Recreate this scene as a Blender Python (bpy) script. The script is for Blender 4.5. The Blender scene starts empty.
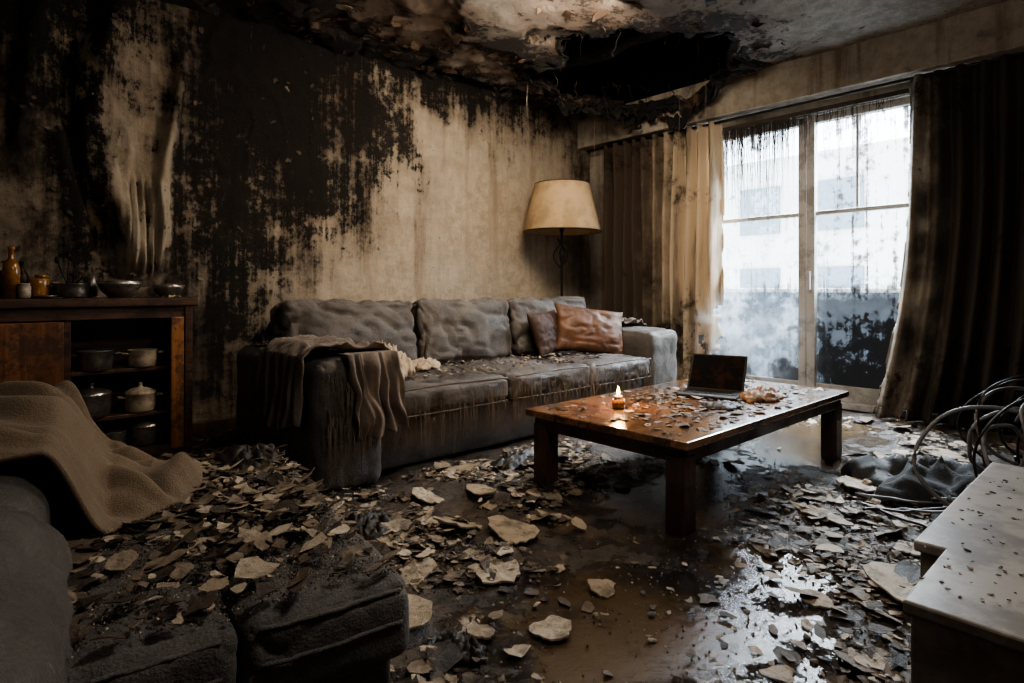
import bpy, bmesh, math, random
from mathutils import Vector, Matrix, noise
R=random.Random(7)
TAU=math.tau
def ns(x,y,z=0.0): return noise.noise(Vector((x,y,z)))
def fb(x,y,z=0.0,o=4):
    a=1.0;s=0.0;f=1.0
    for _ in range(o):
        s+=a*noise.noise(Vector((x*f,y*f,z*f)));a*=.5;f*=2.1
    return s
def ridge(x,y,z=0.0): return 1-min(1,abs(noise.noise(Vector((x,y,z))))*2.2)
# ------------------------------------------------------------------ node DSL
class S:
    def __init__(s,b,k): s.b=b;s.k=k
    def __add__(s,o): return s.b.math('ADD',s,o)
    __radd__=__add__
    def __sub__(s,o): return s.b.math('SUBTRACT',s,o)
    def __rsub__(s,o): return s.b.math('SUBTRACT',o,s)
    def __mul__(s,o): return s.b.math('MULTIPLY',s,o)
    __rmul__=__mul__
class B:
    def __init__(s,name):
        s.m=bpy.data.materials.new(name); s.m.use_nodes=True
        s.nt=s.m.node_tree; s.nt.nodes.clear()
        s.out=s.nt.nodes.new('ShaderNodeOutputMaterial')
        s.p=s.nt.nodes.new('ShaderNodeBsdfPrincipled')
        s.nt.links.new(s.p.outputs[0],s.out.inputs[0])
        s._P=None
    def N(s,t): return s.nt.nodes.new(t)
    def lk(s,i,v):
        if isinstance(v,S): s.nt.links.new(v.k,i)
        elif isinstance(v,(tuple,list)):
            i.default_value=tuple(v)+((1.0,) if len(v)==3 and len(i.default_value)==4 else ())
        else: i.default_value=v
    def math(s,op,*a):
        n=s.N('ShaderNodeMath'); n.operation=op
        for i,v in enumerate(a): s.lk(n.inputs[i],v)
        return S(s,n.outputs[0])
    def mx(s,*a):
        r=a[0]
        for q in a[1:]: r=s.math('MAXIMUM',r,q)
        return r
    @property
    def P(s):
        if s._P is None:
            n=s.N('ShaderNodeNewGeometry'); s._P=S(s,n.outputs['Position']); s._G=n
        return s._P
    def xyz(s):
        n=s.N('ShaderNodeSeparateXYZ'); s.lk(n.inputs[0],s.P)
        return [S(s,o) for o in n.outputs]
    def island(s):
        s.P; return S(s,s._G.outputs['Random Per Island'])
    def comb(s,x,y,z):
        n=s.N('ShaderNodeCombineXYZ')
        for i,v in enumerate((x,y,z)): s.lk(n.inputs[i],v)
        return S(s,n.outputs[0])
    def noise(s,v,sc,det=6,ro=.6,dist=0):
        n=s.N('ShaderNodeTexNoise'); s.lk(n.inputs['Vector'],v)
        n.inputs['Scale'].default_value=sc;n.inputs['Detail'].default_value=det
        n.inputs['Roughness'].default_value=ro;n.inputs['Distortion'].default_value=dist
        return S(s,n.outputs[0])
    def sm(s,x,a,b_,lo=0.0,hi=1.0):
        n=s.N('ShaderNodeMapRange'); n.interpolation_type='SMOOTHSTEP'
        s.lk(n.inputs[0],x)
        if a<b_:
            n.inputs[1].default_value=a;n.inputs[2].default_value=b_;n.inputs[3].default_value=lo;n.inputs[4].default_value=hi
        else:
            n.inputs[1].default_value=b_;n.inputs[2].default_value=a;n.inputs[3].default_value=hi;n.inputs[4].default_value=lo
        return S(s,n.outputs[0])
    def mix(s,f,a,b_,mode='MIX'):
        n=s.N('ShaderNodeMix'); n.data_type='RGBA'; n.blend_type=mode; n.clamp_factor=True
        s.lk(n.inputs[0],f); s.lk(n.inputs[6],a); s.lk(n.inputs[7],b_)
        return S(s,n.outputs[2])
    def ramp(s,f,stops):
        n=s.N('ShaderNodeValToRGB'); s.lk(n.inputs[0],f); e=n.color_ramp.elements
        while len(e)<len(stops): e.new(.5)
        for i,(p,c) in enumerate(stops): e[i].position=p; e[i].color=tuple(c)+(1,)
        return S(s,n.outputs[0])
    def bump(s,h,st=.5,d=.02):
        n=s.N('ShaderNodeBump'); n.inputs['Strength'].default_value=st; n.inputs['Distance'].default_value=d
        s.lk(n.inputs['Height'],h); s.lk(s.p.inputs['Normal'],S(s,n.outputs[0]))
    def blob(s,a,b_,a0,b0,ra,rb):
        da=(a-a0)*(1/ra); db=(b_-b0)*(1/rb)
        return 1.0-s.math('SQRT',da*da+db*db)
    def set(s,**k):
        for n,v in k.items(): s.lk(s.p.inputs[n.replace('_',' ')],v)
        return s.m
# ------------------------------------------------------------------ materials
def mat_wall():
    b=B('sooty_plaster'); x,y,z=b.xyz(); P=b.P
    n1=b.noise(P,1.5,8,.62); n2=b.noise(P,8,12,.80); n3=b.noise(P,26,8,.8); n4=b.noise(P,3.5,9,.7)
    st=b.noise(b.comb(x*7,y*7,z*.6),1,7,.65); st2=b.noise(b.comb(x*22,y*22,z*.8),1,8,.7)
    base=b.mix(b.sm(n2,.35,.65),(.34,.275,.20),(.53,.455,.355))
    base=b.mix(b.sm(n1,.5,.7)*.6,base,(.64,.57,.475))
    base=b.mix(b.sm(st+(n2-.5)*.5,.5,.68)*.45,base,(.20,.14,.09))
    film=b.mx(b.blob(x,z,1.6,2.5,2.0,1.9),b.blob(x,z,3.6,3.2,2.6,1.0),b.blob(x,z,-.2,1.6,1.4,3.2),b.blob(x,z,5.5,2.2,.85,2.6),b.blob(x,z,1.1,.5,1.2,1.1))
    film=b.sm(film+(n1-.5)*1.4+(n4-.5)*1.0+(st-.5)*1.0+(n2-.5)*1.2-b.sm(b.blob(x,z,.88,1.95,.26,1.0),0,.6)*.30,-.15,.85)
    base=b.mix(film*.90,base,(.085,.062,.044))
    f2=b.mx(b.blob(x,z,1.7,2.7,1.25,1.9),b.blob(x,z,3.0,3.2,2.3,.75),b.blob(x,z,.05,2.8,.85,1.6),b.blob(x,z,1.25,.9,.6,1.0)-.15,b.blob(x,z,5.4,2.6,.5,1.0)-.1,b.blob(x,z,.45,1.4,.3,1.2)-.1)
    f2=b.sm(f2+(n1-.5)*1.6+(n4-.5)*1.4+(st2-.5)*1.4+(n2-.5)*2.2+(st-.5)*.9-b.sm(b.blob(x,z,.88,1.95,.24,.9),0,.5)*.35,-.05,.75)
    base=b.mix(f2*.88,base,(.020,.015,.012))
    burn=b.mx(b.blob(x,z,1.75,2.75,.68,1.2)-.03,b.blob(x,z,1.42,1.7,.40,.9)-.10,b.blob(x,z,3.0,3.1,1.9,.42),
              b.blob(x,z,.12,2.95,.75,.75),b.blob(x,z,2.0,1.8,.45,.55)-.25,b.blob(x,z,.50,1.75,.14,.9)-.10,b.blob(x,z,2.6,2.3,.6,.7)-.40,b.blob(x,z,1.40,1.0,.30,.7)-.28)
    burn=b.sm(burn+(n1-.5)*1.6+(n4-.5)*2.0+(n2-.5)*4.0+(st2-.5)*2.2+(st-.5)*1.0+(n3-.5)*1.8,.0,.36)
    base=b.mix(burn*.93,base,b.mix(n2,(.005,.0045,.004),(.020,.016,.0125)))
    sp=b.sm(n2+(n3-.5)*1.0+film*.06,.67,.73)
    base=b.mix(sp*.85,base,(.03,.02,.014))
    h=n2*.6+n3*.3-burn*.3+n4*.5
    b.bump(h,.95,.035)
    return b.set(Base_Color=base,Roughness=.85,Specular_IOR_Level=.25)
def mat_wall2():
    b=B('stained_plaster'); x,y,z=b.xyz(); P=b.P
    n1=b.noise(P,1.3,8,.6); n2=b.noise(P,9,9,.75); st=b.noise(b.comb(x*9,y*9,z*.5),1,7,.6)
    base=b.mix(b.sm(n2,.35,.65),(.25,.22,.175),(.38,.34,.285))
    base=b.mix(b.sm(st,.48,.66)*.6,base,(.11,.08,.055))
    base=b.mix(b.sm(n1+(n2-.5)*.6,.50,.68)*.7,base,(.06,.045,.033))
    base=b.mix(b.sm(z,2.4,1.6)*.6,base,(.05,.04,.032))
    b.bump(n2,.5,.02)
    return b.set(Base_Color=base,Roughness=.85)
def mat_ceiling():
    b=B('scorched_ceiling'); x,y,z=b.xyz(); P=b.P
    n1=b.noise(P,1.7,9,.64); n2=b.noise(P,7,11,.78); n3=b.noise(P,26,6,.78)
    base=b.mix(b.sm(n2,.38,.64),(.22,.195,.165),(.41,.375,.33))
    ru=b.mx(b.blob(x,y,4.0,3.1,1.7,1.5),b.blob(x,y,2.0,4.0,2.4,1.3))
    base=b.mix(b.sm(ru+(n1-.5)*2.2+(n2-.5)*1.6,-.05,.65)*.78,base,(.14,.082,.048))
    bk=b.mx(b.blob(x,y,4.33,3.05,1.15,1.08)-.04,b.blob(x,y,2.6,4.5,2.6,.46),b.blob(x,y,.9,4.2,1.5,.85),b.blob(x,y,3.3,3.5,.9,.45)-.25)
    bk=b.sm(bk+(n1-.5)*2.2+(n2-.5)*3.2+(n3-.5)*1.4,.02,.34)
    base=b.mix(bk*.94,base,(.011,.0085,.007))
    base=b.mix(b.sm(n2+(n3-.5)*1.0,.64,.71)*.8,base,(.06,.035,.02))
    b.bump(n2*.8+n3*.4-bk*.4,1.0,.05)
    return b.set(Base_Color=base,Roughness=.8)
PU=((1.62,1.02,.85,.52,0),(2.6,1.6,1.15,.52,-.12),(4.0,1.6,1.3,.6,-.15))
def mat_floor():
    b=B('wet_dirty_floor'); x,y,z=b.xyz(); P=b.P
    n1=b.noise(P,1.5,7,.6); n2=b.noise(P,9,9,.72); n3=b.noise(P,45,6,.78); n4=b.noise(P,4,6,.6)
    pud=b.mx(*[b.blob(x,y,a,c,r1,r2)+o for a,c,r1,r2,o in PU])
    pud=b.sm(pud+(n1-.5)*2.0+(n4-.5)*1.2+(n2-.5)*1.0+(n3-.5)*.6,.0,.35)
    grit=b.ramp(n2,[(.3,(.014,.012,.010)),(.48,(.045,.034,.026)),(.6,(.11,.083,.062)),(.75,(.22,.18,.14))])
    grit=b.mix(b.sm(n3,.54,.70),grit,(.19,.155,.12))
    wat=b.mix(b.sm(n1,.40,.60),(.014,.011,.009),(.085,.057,.031))  # muddy brown that also paints in the puddle's yellow-brown reflection
    wat=b.mix(b.sm(n3,.62,.70)*.7,wat,(.17,.13,.085))
    base=b.mix(pud,grit,wat)
    r=b.mix(pud,b.mix(n3,(.12,)*3,(.65,)*3),b.mix(b.sm(n4,.47,.64),(.03,)*3,(.20,)*3))
    b.bump((n2*.5+n3*.5)*(1.0-pud*.90),.9,.03)
    return b.set(Base_Color=base,Roughness=r,Specular_IOR_Level=.65)
def fabric(name,c1,c2,speck=.6,rough=.8,sc=5,speckcol=(.35,.31,.27),weave=220,spth=(.66,.72),wet=.6,soil=.7):
    b=B(name); P=b.P
    n1=b.noise(P,sc,9,.7); n2=b.noise(P,sc*7,6,.75); w=b.noise(P,weave,2,.5)
    st=b.noise(P,sc*.5,7,.68)
    c=b.mix(b.sm(n1,.35,.65),c1,c2)
    c=b.mix(b.sm(st,.46,.62)*soil,c,tuple(q*.35 for q in c1))
    c=b.mix(b.sm(n2,*spth)*speck,c,speckcol)
    c=b.mix(b.sm(w,.35,.65)*.35,c,tuple(q*1.4 for q in c2))
    b.bump(n1*.6+n2*.5+w*.3,.75,.014)
    return b.set(Base_Color=c,Roughness=b.mix(b.sm(st,.45,.6),(rough,)*3,(rough*wet,)*3),Sheen_Weight=.12,Specular_IOR_Level=.45)
def wood(name,c1,c2,soot=.6,rough=.3,axis=0,coat=.3):
    b=B(name); x,y,z=b.xyz()
    v=[x*14,y*14,z*14]; v[axis]=[x,y,z][axis]*1.2
    g=b.noise(b.comb(*v),1.6,8,.65,.8); n1=b.noise(b.P,3.5,8,.68); n2=b.noise(b.P,24,6,.75)
    c=b.mix(b.sm(g,.35,.65),c1,c2)
    c=b.mix(b.sm(n1+(n2-.5)*.8,.5,.6)*soot,c,(.010,.008,.007))
    c=b.mix(b.sm(n2,.64,.71)*.5,c,(.25,.18,.11))
    b.bump(g*.5+n1*.3+n2*.3,.4,.01)
    return b.set(Base_Color=c,Roughness=b.mix(b.sm(n1,.4,.6),(rough,)*3,(rough*2.2,)*3),Coat_Weight=coat,Coat_Roughness=.12)
def flakes_mat(name,stops,rough=.6):
    b=B(name); i=b.island(); n2=b.noise(b.P,22,7,.75); n3=b.noise(b.P,6,6,.65)
    c=b.ramp(i,stops)
    c=b.mix(b.sm(n2,.46,.66)*.65,c,(.075,.053,.034))
    c=b.mix(b.sm(n3,.54,.68)*.55,c,(.02,.016,.013))
    b.bump(n2,.8,.015)
    return b.set(Base_Color=c,Roughness=b.mix(n3,(rough*.55,)*3,(min(1,rough*1.4),)*3))
def simple(name,c,rough=.5,metal=0,var=.5,sc=12,dirt=(.02,.015,.012),**k):
    b=B(name); n=b.noise(b.P,sc,8,.7); n2=b.noise(b.P,sc*5,5,.7)
    col=b.mix(b.sm(n,.45,.62)*var,c,dirt)
    b.bump(n*.5+n2*.5,.3,.006)
    return b.set(Base_Color=col,Roughness=b.mix(n,(rough*.7,)*3,(min(1,rough*1.4),)*3),Metallic=metal,**k)
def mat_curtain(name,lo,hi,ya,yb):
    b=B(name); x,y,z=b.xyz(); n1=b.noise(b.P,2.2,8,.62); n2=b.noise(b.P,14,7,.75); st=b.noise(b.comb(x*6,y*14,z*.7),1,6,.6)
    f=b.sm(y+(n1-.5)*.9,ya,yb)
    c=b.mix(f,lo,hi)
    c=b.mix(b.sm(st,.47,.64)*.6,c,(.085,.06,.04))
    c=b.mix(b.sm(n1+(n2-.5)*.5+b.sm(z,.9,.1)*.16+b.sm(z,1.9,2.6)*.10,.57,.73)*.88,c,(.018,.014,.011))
    b.bump(n2,.4,.01)
    b.set(Base_Color=c,Roughness=.9)
    tr=b.N('ShaderNodeBsdfTranslucent'); b.lk(tr.inputs[0],c)
    mxn=b.N('ShaderNodeMixShader'); mxn.inputs[0].default_value=.3
    b.nt.links.new(b.p.outputs[0],mxn.inputs[1]); b.nt.links.new(tr.outputs[0],mxn.inputs[2]); b.nt.links.new(mxn.outputs[0],b.out.inputs[0])
    return b.m
def mat_glass():
    b=B('sooty_hazy_glass'); x,y,z=b.xyz(); n1=b.noise(b.P,2.6,8,.66); n2=b.noise(b.P,13,9,.76); st=b.noise(b.comb(x*9,y*24,z*1.0),1,6,.65)
    low=b.mx(b.blob(y,z,1.55,.30,.9,.85),b.sm(z,.25,.0)-.1, b.blob(y,z,2.9,.2,.5,.4)-.1,b.blob(y,z,2.25,.2,.35,.35)-.1)
    dark=b.sm(low+(n1-.5)*2.4+(n2-.5)*2.0+(st-.5)*.9,-.05,.65)
    spl=b.sm(st+(n2-.5)*.7+b.sm(z,1.9,2.5)*.11+b.sm(z,1.4,.9)*.06,.55,.74)
    f=b.mx(dark*.97,spl*.8, b.sm(z+(n2-.5)*.4+(n1-.5)*.3,1.05,.88)*.68)
    gl=b.N('ShaderNodeBsdfTransparent'); gl.inputs[0].default_value=(.93,.96,.98,1)
    b.set(Roughness=.5)
    col=b.mix(b.sm(y+(n1-.5)*1.2,1.9,2.3),(.025,.028,.033),b.mix(b.sm(n1+(n2-.5)*.4,.42,.6),(.10,.13,.16),(.58,.66,.74)))  # blue-white smoke haze painted into the left pane, dark film on the right
    b.lk(b.p.inputs['Base Color'],b.mix(dark*.8,col,(.02,.022,.026)))
    tr=b.N('ShaderNodeBsdfTranslucent'); b.lk(tr.inputs[0],b.mix(dark*.9,col,(.02,.022,.026)))
    t2=b.N('ShaderNodeMixShader'); t2.inputs[0].default_value=.35
    b.nt.links.new(b.p.outputs[0],t2.inputs[1]); b.nt.links.new(tr.outputs[0],t2.inputs[2])
    tl=b.N('ShaderNodeMixShader'); b.lk(tl.inputs[0],f)
    b.nt.links.new(gl.outputs[0],tl.inputs[1]); b.nt.links.new(t2.outputs[0],tl.inputs[2]); b.nt.links.new(tl.outputs[0],b.out.inputs[0])
    return b.m
def emis(name,c,s):
    b=B(name); return b.set(Base_Color=c,Emission_Color=c,Emission_Strength=s)
M={}
M['wall']=mat_wall(); M['wall2']=mat_wall2(); M['ceil']=mat_ceiling(); M['floor']=mat_floor()
M['sofa']=fabric('soaked_sofa_fabric',(.046,.040,.037),(.118,.104,.094),.7,.72,wet=.40,spth=(.64,.71),soil=.85)
M['chaise']=fabric('wet_ottoman_fabric',(.062,.057,.055),(.138,.127,.120),.75,.68,6,(.36,.33,.30),200,(.63,.70),wet=.5,soil=.6)
M['taupe']=fabric('taupe_cloth',(.11,.088,.074),(.21,.17,.14),.3,.9,4)
M['beige_cloth']=fabric('beige_cloth',(.36,.28,.20),(.54,.45,.34),.3,.9,6)
M['blanket']=fabric('tan_blanket',(.125,.092,.062),(.215,.163,.112),.15,.95,2.5,(.11,.08,.055),260,wet=.9,soil=.5)
M['rag']=fabric('dark_rag',(.010,.012,.015),(.025,.028,.034),.2,.85,7)
M['black']=simple('charred_black',(.016,.013,.012),.5,0,.3)
M['void']=simple('dark_hole_void',(.004,.0035,.003),.95,0,.3,12,(.002,.002,.002),Specular_IOR_Level=.05)  # near-black colour paints in the dark inside the ceiling hole
b=B('charred_crust'); n=b.noise(b.P,9,9,.78); n2=b.noise(b.P,3,5,.6)
b.bump(n,1,.04); M['char']=b.set(Base_Color=b.mix(b.sm(n+(n2-.5)*.5,.53,.72),(.009,.0075,.0065),(.15,.09,.052)),Roughness=.8)
b=B('charred_beam_wood'); n=b.noise(b.P,12,9,.78); b.bump(n,1,.04); M['beam']=b.set(Base_Color=b.mix(b.sm(n,.5,.75),(.008,.007,.006),(.06,.038,.024)),Roughness=.8)
M['leather']=simple('brown_leather',(.125,.056,.028),.55,0,.6,9,(.035,.018,.011))
M['leather2']=simple('dark_brown_cushion',(.05,.025,.017),.7,0,.5,9)
M['table']=wood('wet_table_wood',(.12,.054,.023),(.27,.135,.06),.8,.13,0,.8)
M['tableleg']=wood('dark_leg_wood',(.03,.013,.009),(.075,.032,.021),.4,.3,2,.4)
M['sb_door']=wood('red_brown_wood',(.12,.045,.018),(.25,.10,.040),.6,.28,2,.5)
M['sb_dark']=wood('dark_brown_wood',(.04,.019,.011),(.095,.042,.021),.6,.35,0,.2)
M['sb_post']=wood('orange_wood_post',(.2,.08,.025),(.36,.16,.055),.6,.3,2,.4)
M['shade']=simple('lamp_shade_parchment',(.46,.33,.19),.8,0,.35,5,(.14,.09,.04))
M['metal_dark']=simple('blackened_metal',(.03,.026,.024),.4,.8,.4)
M['steel']=simple('sooty_steel',(.45,.43,.41),.28,.9,.5,9)
M['steel2']=simple('dark_steel',(.22,.21,.20),.32,.85,.5,9)
M['plastic']=simple('dark_laptop_plastic',(.018,.017,.016),.6,0,.3,9,Specular_IOR_Level=.25)
M['amber']=simple('amber_glass',(.26,.12,.035),.1,0,.4,14,Coat_Weight=.6)
M['cream']=simple('aged_cream',(.42,.35,.27),.5,0,.5)
M['frame']=simple('grimy_window_frame',(.48,.47,.45),.5,0,.55,6,(.15,.13,.11))
M['cab']=simple('white_laminate_soiled',(.36,.33,.30),.32,0,.75,4,(.12,.10,.085))
M['cable']=simple('grey_cable',(.16,.16,.165),.4,0,.3)
M['cable2']=simple('black_cable',(.015,.015,.016),.4,0,.3)
M['glass']=mat_glass()
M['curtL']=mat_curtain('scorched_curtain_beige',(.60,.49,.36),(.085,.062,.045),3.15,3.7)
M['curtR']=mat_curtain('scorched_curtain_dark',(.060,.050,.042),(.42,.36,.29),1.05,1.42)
M['flake']=flakes_mat('plaster_flakes',[(0,(.020,.016,.013)),(.27,(.075,.055,.039)),(.50,(.18,.137,.098)),(.76,(.37,.30,.22)),(1,(.62,.53,.415))],.5)
M['slab']=flakes_mat('plaster_slabs',[(0,(.36,.29,.205)),(1,(.56,.47,.36))])
M['chunk']=flakes_mat('rubble',[(0,(.03,.023,.018)),(.5,(.12,.09,.063)),(.8,(.28,.22,.16)),(1,(.48,.40,.31))])
M['grit']=flakes_mat('grit',[(0,(.04,.03,.022)),(.45,(.14,.11,.08)),(.8,(.36,.30,.23)),(1,(.6,.53,.44))],.3)
M['strand']=simple('wet_strands',(.21,.185,.155),.25,0,.5)
M['char_strand']=simple('charred_threads',(.05,.038,.03),.7,0,.3)
M['concrete']=simple('balcony_concrete',(.34,.38,.42),.7,0,.6,3,(.10,.11,.12))
M['facade']=simple('building_facade',(.50,.49,.47),.8,0,.3,.6,(.3,.29,.27))
M['facade_glass']=simple('facade_windows',(.16,.19,.22),.4,0,.2)
M['paper']=simple('burnt_paper',(.30,.17,.085),.6,0,.65,16,(.04,.02,.012))
# ------------------------------------------------------------------ mesh tools
SC=bpy.context.scene
def link(o,parent=None):
    SC.collection.objects.link(o)
    if parent: o.parent=parent
    return o
def empty(name,loc=(0,0,0)):
    e=bpy.data.objects.new(name,None); e.empty_display_size=.1
    SC.collection.objects.link(e); return e
def mk(name,vs,fs,mat,parent=None,smooth=True,mi=None):
    me=bpy.data.meshes.new(name); me.from_pydata([tuple(v) for v in vs],[],fs)
    mats=mat if isinstance(mat,list) else [mat]
    for m in mats: me.materials.append(m)
    if mi:
        for p,i in zip(me.polygons,mi): p.material_index=i
    for p in me.polygons: p.use_smooth=smooth
    me.update()
    return link(bpy.data.objects.new(name,me),parent)
class MB:
    def __init__(s): s.v=[];s.f=[];s.mi=[]
    def add(s,v,f,m=0):
        o=len(s.v); s.v+=v; s.f+=[tuple(i+o for i in q) for q in f]; s.mi+=[m]*len(f)
    def box(s,x0,x1,y0,y1,z0,z1,m=0,M_=None):
        v=[Vector((x,y,z)) for z in (z0,z1) for y in (y0,y1) for x in (x0,x1)]
        if M_: v=[M_@q for q in v]
        s.add(v,[(0,2,3,1),(4,5,7,6),(0,1,5,4),(2,6,7,3),(0,4,6,2),(1,3,7,5)],m)
    def lathe(s,c,prof,n=24,m=0):
        v=[];f=[]
        for r,z in prof:
            for i in range(n): v.append(Vector((c[0]+r*math.cos(TAU*i/n),c[1]+r*math.sin(TAU*i/n),c[2]+z)))
        for j in range(len(prof)-1):
            for i in range(n): f.append((j*n+i,j*n+(i+1)%n,(j+1)*n+(i+1)%n,(j+1)*n+i))
        s.add(v,f,m)
    def tube(s,pts,r,n=6,m=0):
        v=[];f=[];L=len(pts)
        for k,p in enumerate(pts):
            p=Vector(p); a=Vector(pts[max(0,k-1)]); c=Vector(pts[min(L-1,k+1)]); d=(c-a).normalized()
            up=Vector((0,0,1)) if abs(d.z)<.9 else Vector((1,0,0))
            e=d.cross(up).normalized(); g=d.cross(e)
            rr=r(k/(L-1)) if callable(r) else r
            for i in range(n):
                t=TAU*i/n; v.append(p+e*(rr*math.cos(t))+g*(rr*math.sin(t)))
        for k in range(L-1):
            for i in range(n): f.append((k*n+i,k*n+(i+1)%n,(k+1)*n+(i+1)%n,(k+1)*n+i))
        f.append(tuple(range(n))[::-1]); f.append(tuple((L-1)*n+i for i in range(n)))
        s.add(v,f,m)
    def obj(s,name,mat,parent=None,smooth=True,bev=0):
        o=mk(name,s.v,s.f,mat,parent,smooth,s.mi)
        if bev:
            md=o.modifiers.new('bevel','BEVEL'); md.width=bev; md.segments=2; md.limit_method='ANGLE'
        return o
def bx(name,x0,x1,y0,y1,z0,z1,mat,parent=None,bev=.006):
    m=MB(); m.box(x0,x1,y0,y1,z0,z1); return m.obj(name,mat,parent,False,bev)
def rbox(name,x0,x1,y0,y1,z0,z1,mat,parent=None,r=.05,n=18,puff=(0,0,.03),amp=.008,sc=6,wr=.0,rot=None,seed=0):
    bm=bmesh.new(); bmesh.ops.create_cube(bm,size=2)
    bmesh.ops.subdivide_edges(bm,edges=bm.edges[:],cuts=n,use_grid_fill=True)
    C=Vector(((x0+x1)/2,(y0+y1)/2,(z0+z1)/2)); H=Vector(((x1-x0)/2,(y1-y0)/2,(z1-z0)/2))
    r=min(r,*[h*.98 for h in H])
    for v in bm.verts:
        q=Vector(v.co)
        w=Vector([math.copysign(1-(1-abs(t))**1.5,t) for t in q])
        p=Vector([w[i]*H[i] for i in range(3)])
        inn=Vector([max(-(H[i]-r),min(H[i]-r,p[i])) for i in range(3)])
        d=p-inn
        nrm=d.normalized() if d.length>1e-6 else Vector((0,0,1))
        p=inn+nrm*r
        for a in range(3):
            o1,o2=(a+1)%3,(a+2)%3
            if abs(q[a])>.5: p[a]+=math.copysign(1,q[a])*puff[a]*(1-w[o1]**2)*(1-w[o2]**2)*abs(w[a])
        g=p+C+Vector((seed*3.1,seed*1.7,0))
        p+=nrm*(fb(g.x*sc,g.y*sc,g.z*sc,3)*amp)
        if wr:
            p-=nrm*(wr*(ridge(g.x*5+ns(g.x*3,g.y*3)*2,g.y*4+g.z*3,g.z*4)**4+.6*ridge(g.x*11,g.y*9+ns(g.x*5,g.z*5),g.z*9)**5))
        v.co=p
    me=bpy.data.meshes.new(name); bm.to_mesh(me); bm.free()
    me.materials.append(mat)
    for p in me.polygons: p.use_smooth=True
    o=bpy.data.objects.new(name,me); o.location=C
    if rot: o.rotation_euler=rot
    return link(o,parent)
def solid(o,t=.006):
    md=o.modifiers.new('thick','SOLIDIFY'); md.thickness=t; md.offset=0; return o
def sheet(name,fn,nu,nv,mat,parent=None,t=.006,keep=None):
    vs=[fn(i/nu,j/nv) for j in range(nv+1) for i in range(nu+1)]
    fs=[]
    for j in range(nv):
        for i in range(nu):
            if keep and not keep((i+.5)/nu,(j+.5)/nv): continue
            a=j*(nu+1)+i; fs.append((a,a+1,a+nu+2,a+nu+1))
    used=sorted({i for f in fs for i in f}); mp={k:i for i,k in enumerate(used)}
    o=mk(name,[vs[k] for k in used],[tuple(mp[i] for i in f) for f in fs],mat,parent)
    if t: solid(o,t)
    return o
def crumple(name,cx,cy,cz,rx,ry,h,mat,seed=0,n=46,parent=None,k=5.0,rot=0,t=.005):
    ca,sa=math.cos(rot),math.sin(rot)
    def rad(u,v):
        x=u*2-1;y=v*2-1; a=math.atan2(y,x)
        return math.hypot(x,y)/(.80+.22*ns(math.cos(a)*1.5+seed*5,math.sin(a)*1.5,seed)*1.6)
    def fn(u,v):
        x=u*2-1;y=v*2-1;r=min(1,rad(u,v))
        w=ns(x*1.2+seed,y*1.2)*1.2
        rg=.62*ridge(x*k*.35+w+seed*2,y*k*.35-w,seed)**1.5+.38*ridge(x*k*.8+w*2,y*k*.8,seed+4)
        z=h*math.sqrt(max(0,1-r*r))*(.3+.7*rg)+.004
        X=(x+.06*ns(x*6,y*6,seed))*rx; Y=(y+.06*ns(x*6,y*6,seed+9))*ry
        return Vector((cx+X*ca-Y*sa,cy+X*sa+Y*ca,cz+z))
    return sheet(name,fn,n,n,mat,parent,t,keep=lambda u,v: rad(u,v)<1)
def smth(a,b_,x):
    t=max(0,min(1,(x-a)/(b_-a))); return t*t*(3-2*t)
# ------------------------------------------------------------------ ROOM
XW=5.34; YW=4.5; ZC=2.95; X0=-1.6; Y0=-1.3; ZT=3.62
def pud(x,y):
    return max(1-math.hypot((x-a)/r1,(y-c)/r2)+o for a,c,r1,r2,o in PU)
def fz(x,y):
    m=1-smth(-.1,.3,pud(x,y)+fb(x*1.5,y*1.5,3)*.4)
    return max(0,.014+.035*fb(x*3,y*3,1,4))*m
nx,ny=220,180
sheet('floor',lambda u,v:Vector((X0+u*(XW-X0),Y0+v*(YW-Y0),fz(X0+u*(XW-X0),Y0+v*(YW-Y0))-.0)),nx,ny,M['floor'],t=0)
def wrel(x,z):
    d=.012*fb(x*2.5,z*2.5,0,5)
    c=.60+.16*math.sin(z*2.0+.4)
    d+=.15*math.exp(-((x-c-.15)/.085)**2)*smth(.9,1.3,z)*(.7+.5*ns(z*3,2))
    d-=.07*math.exp(-((x-c)/.035)**2)*smth(.9,1.3,z)
    if z<2.8: d+=.10*math.exp(-((x-1.0-.06*math.sin(z*3))/.045)**2)*smth(1.1,1.5,z)*smth(2.8,2.2,z)
    d+=.05*math.exp(-((x-.30-.08*math.sin(z*2.4))/.05)**2)*smth(1.5,2.0,z)
    d+=.07*max(0,fb(x*3,z*1.2,7,3))*smth(1.3,.6,x)+.030*max(0,ridge(x*4,z*3,3)-.55)*smth(2.6,1.2,x)*smth(1.0,1.6,z)
    w=math.exp(-((x-.85)/.12)**4)*smth(1.05,1.2,z)*(1-smth(1.66,1.76,z))
    if w>.01: d+=w*(.035+.030*math.sin(x*130+4*ns(x*8,z*2))+.02*ns(x*40,z*3))
    return max(-.03,d)
sheet('wall_back',lambda u,v:Vector((X0+u*(XW-X0),YW-wrel(X0+u*(XW-X0),v*ZT),v*ZT)),560,175,M['wall'],t=0)
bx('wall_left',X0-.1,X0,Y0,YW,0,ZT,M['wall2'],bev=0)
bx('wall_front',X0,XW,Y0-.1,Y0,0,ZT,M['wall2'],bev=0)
OY0,OY1,OZ0,OZ1=1.12,3.06,.07,2.50
m=MB()
m.box(XW,XW+.22,OY1,YW+.1,0,ZT); m.box(XW,XW+.22,Y0,OY0,0,ZT); m.box(XW,XW+.22,OY0,OY1,OZ1,ZT); m.box(XW,XW+.22,OY0,OY1,-.05,OZ0)
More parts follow.
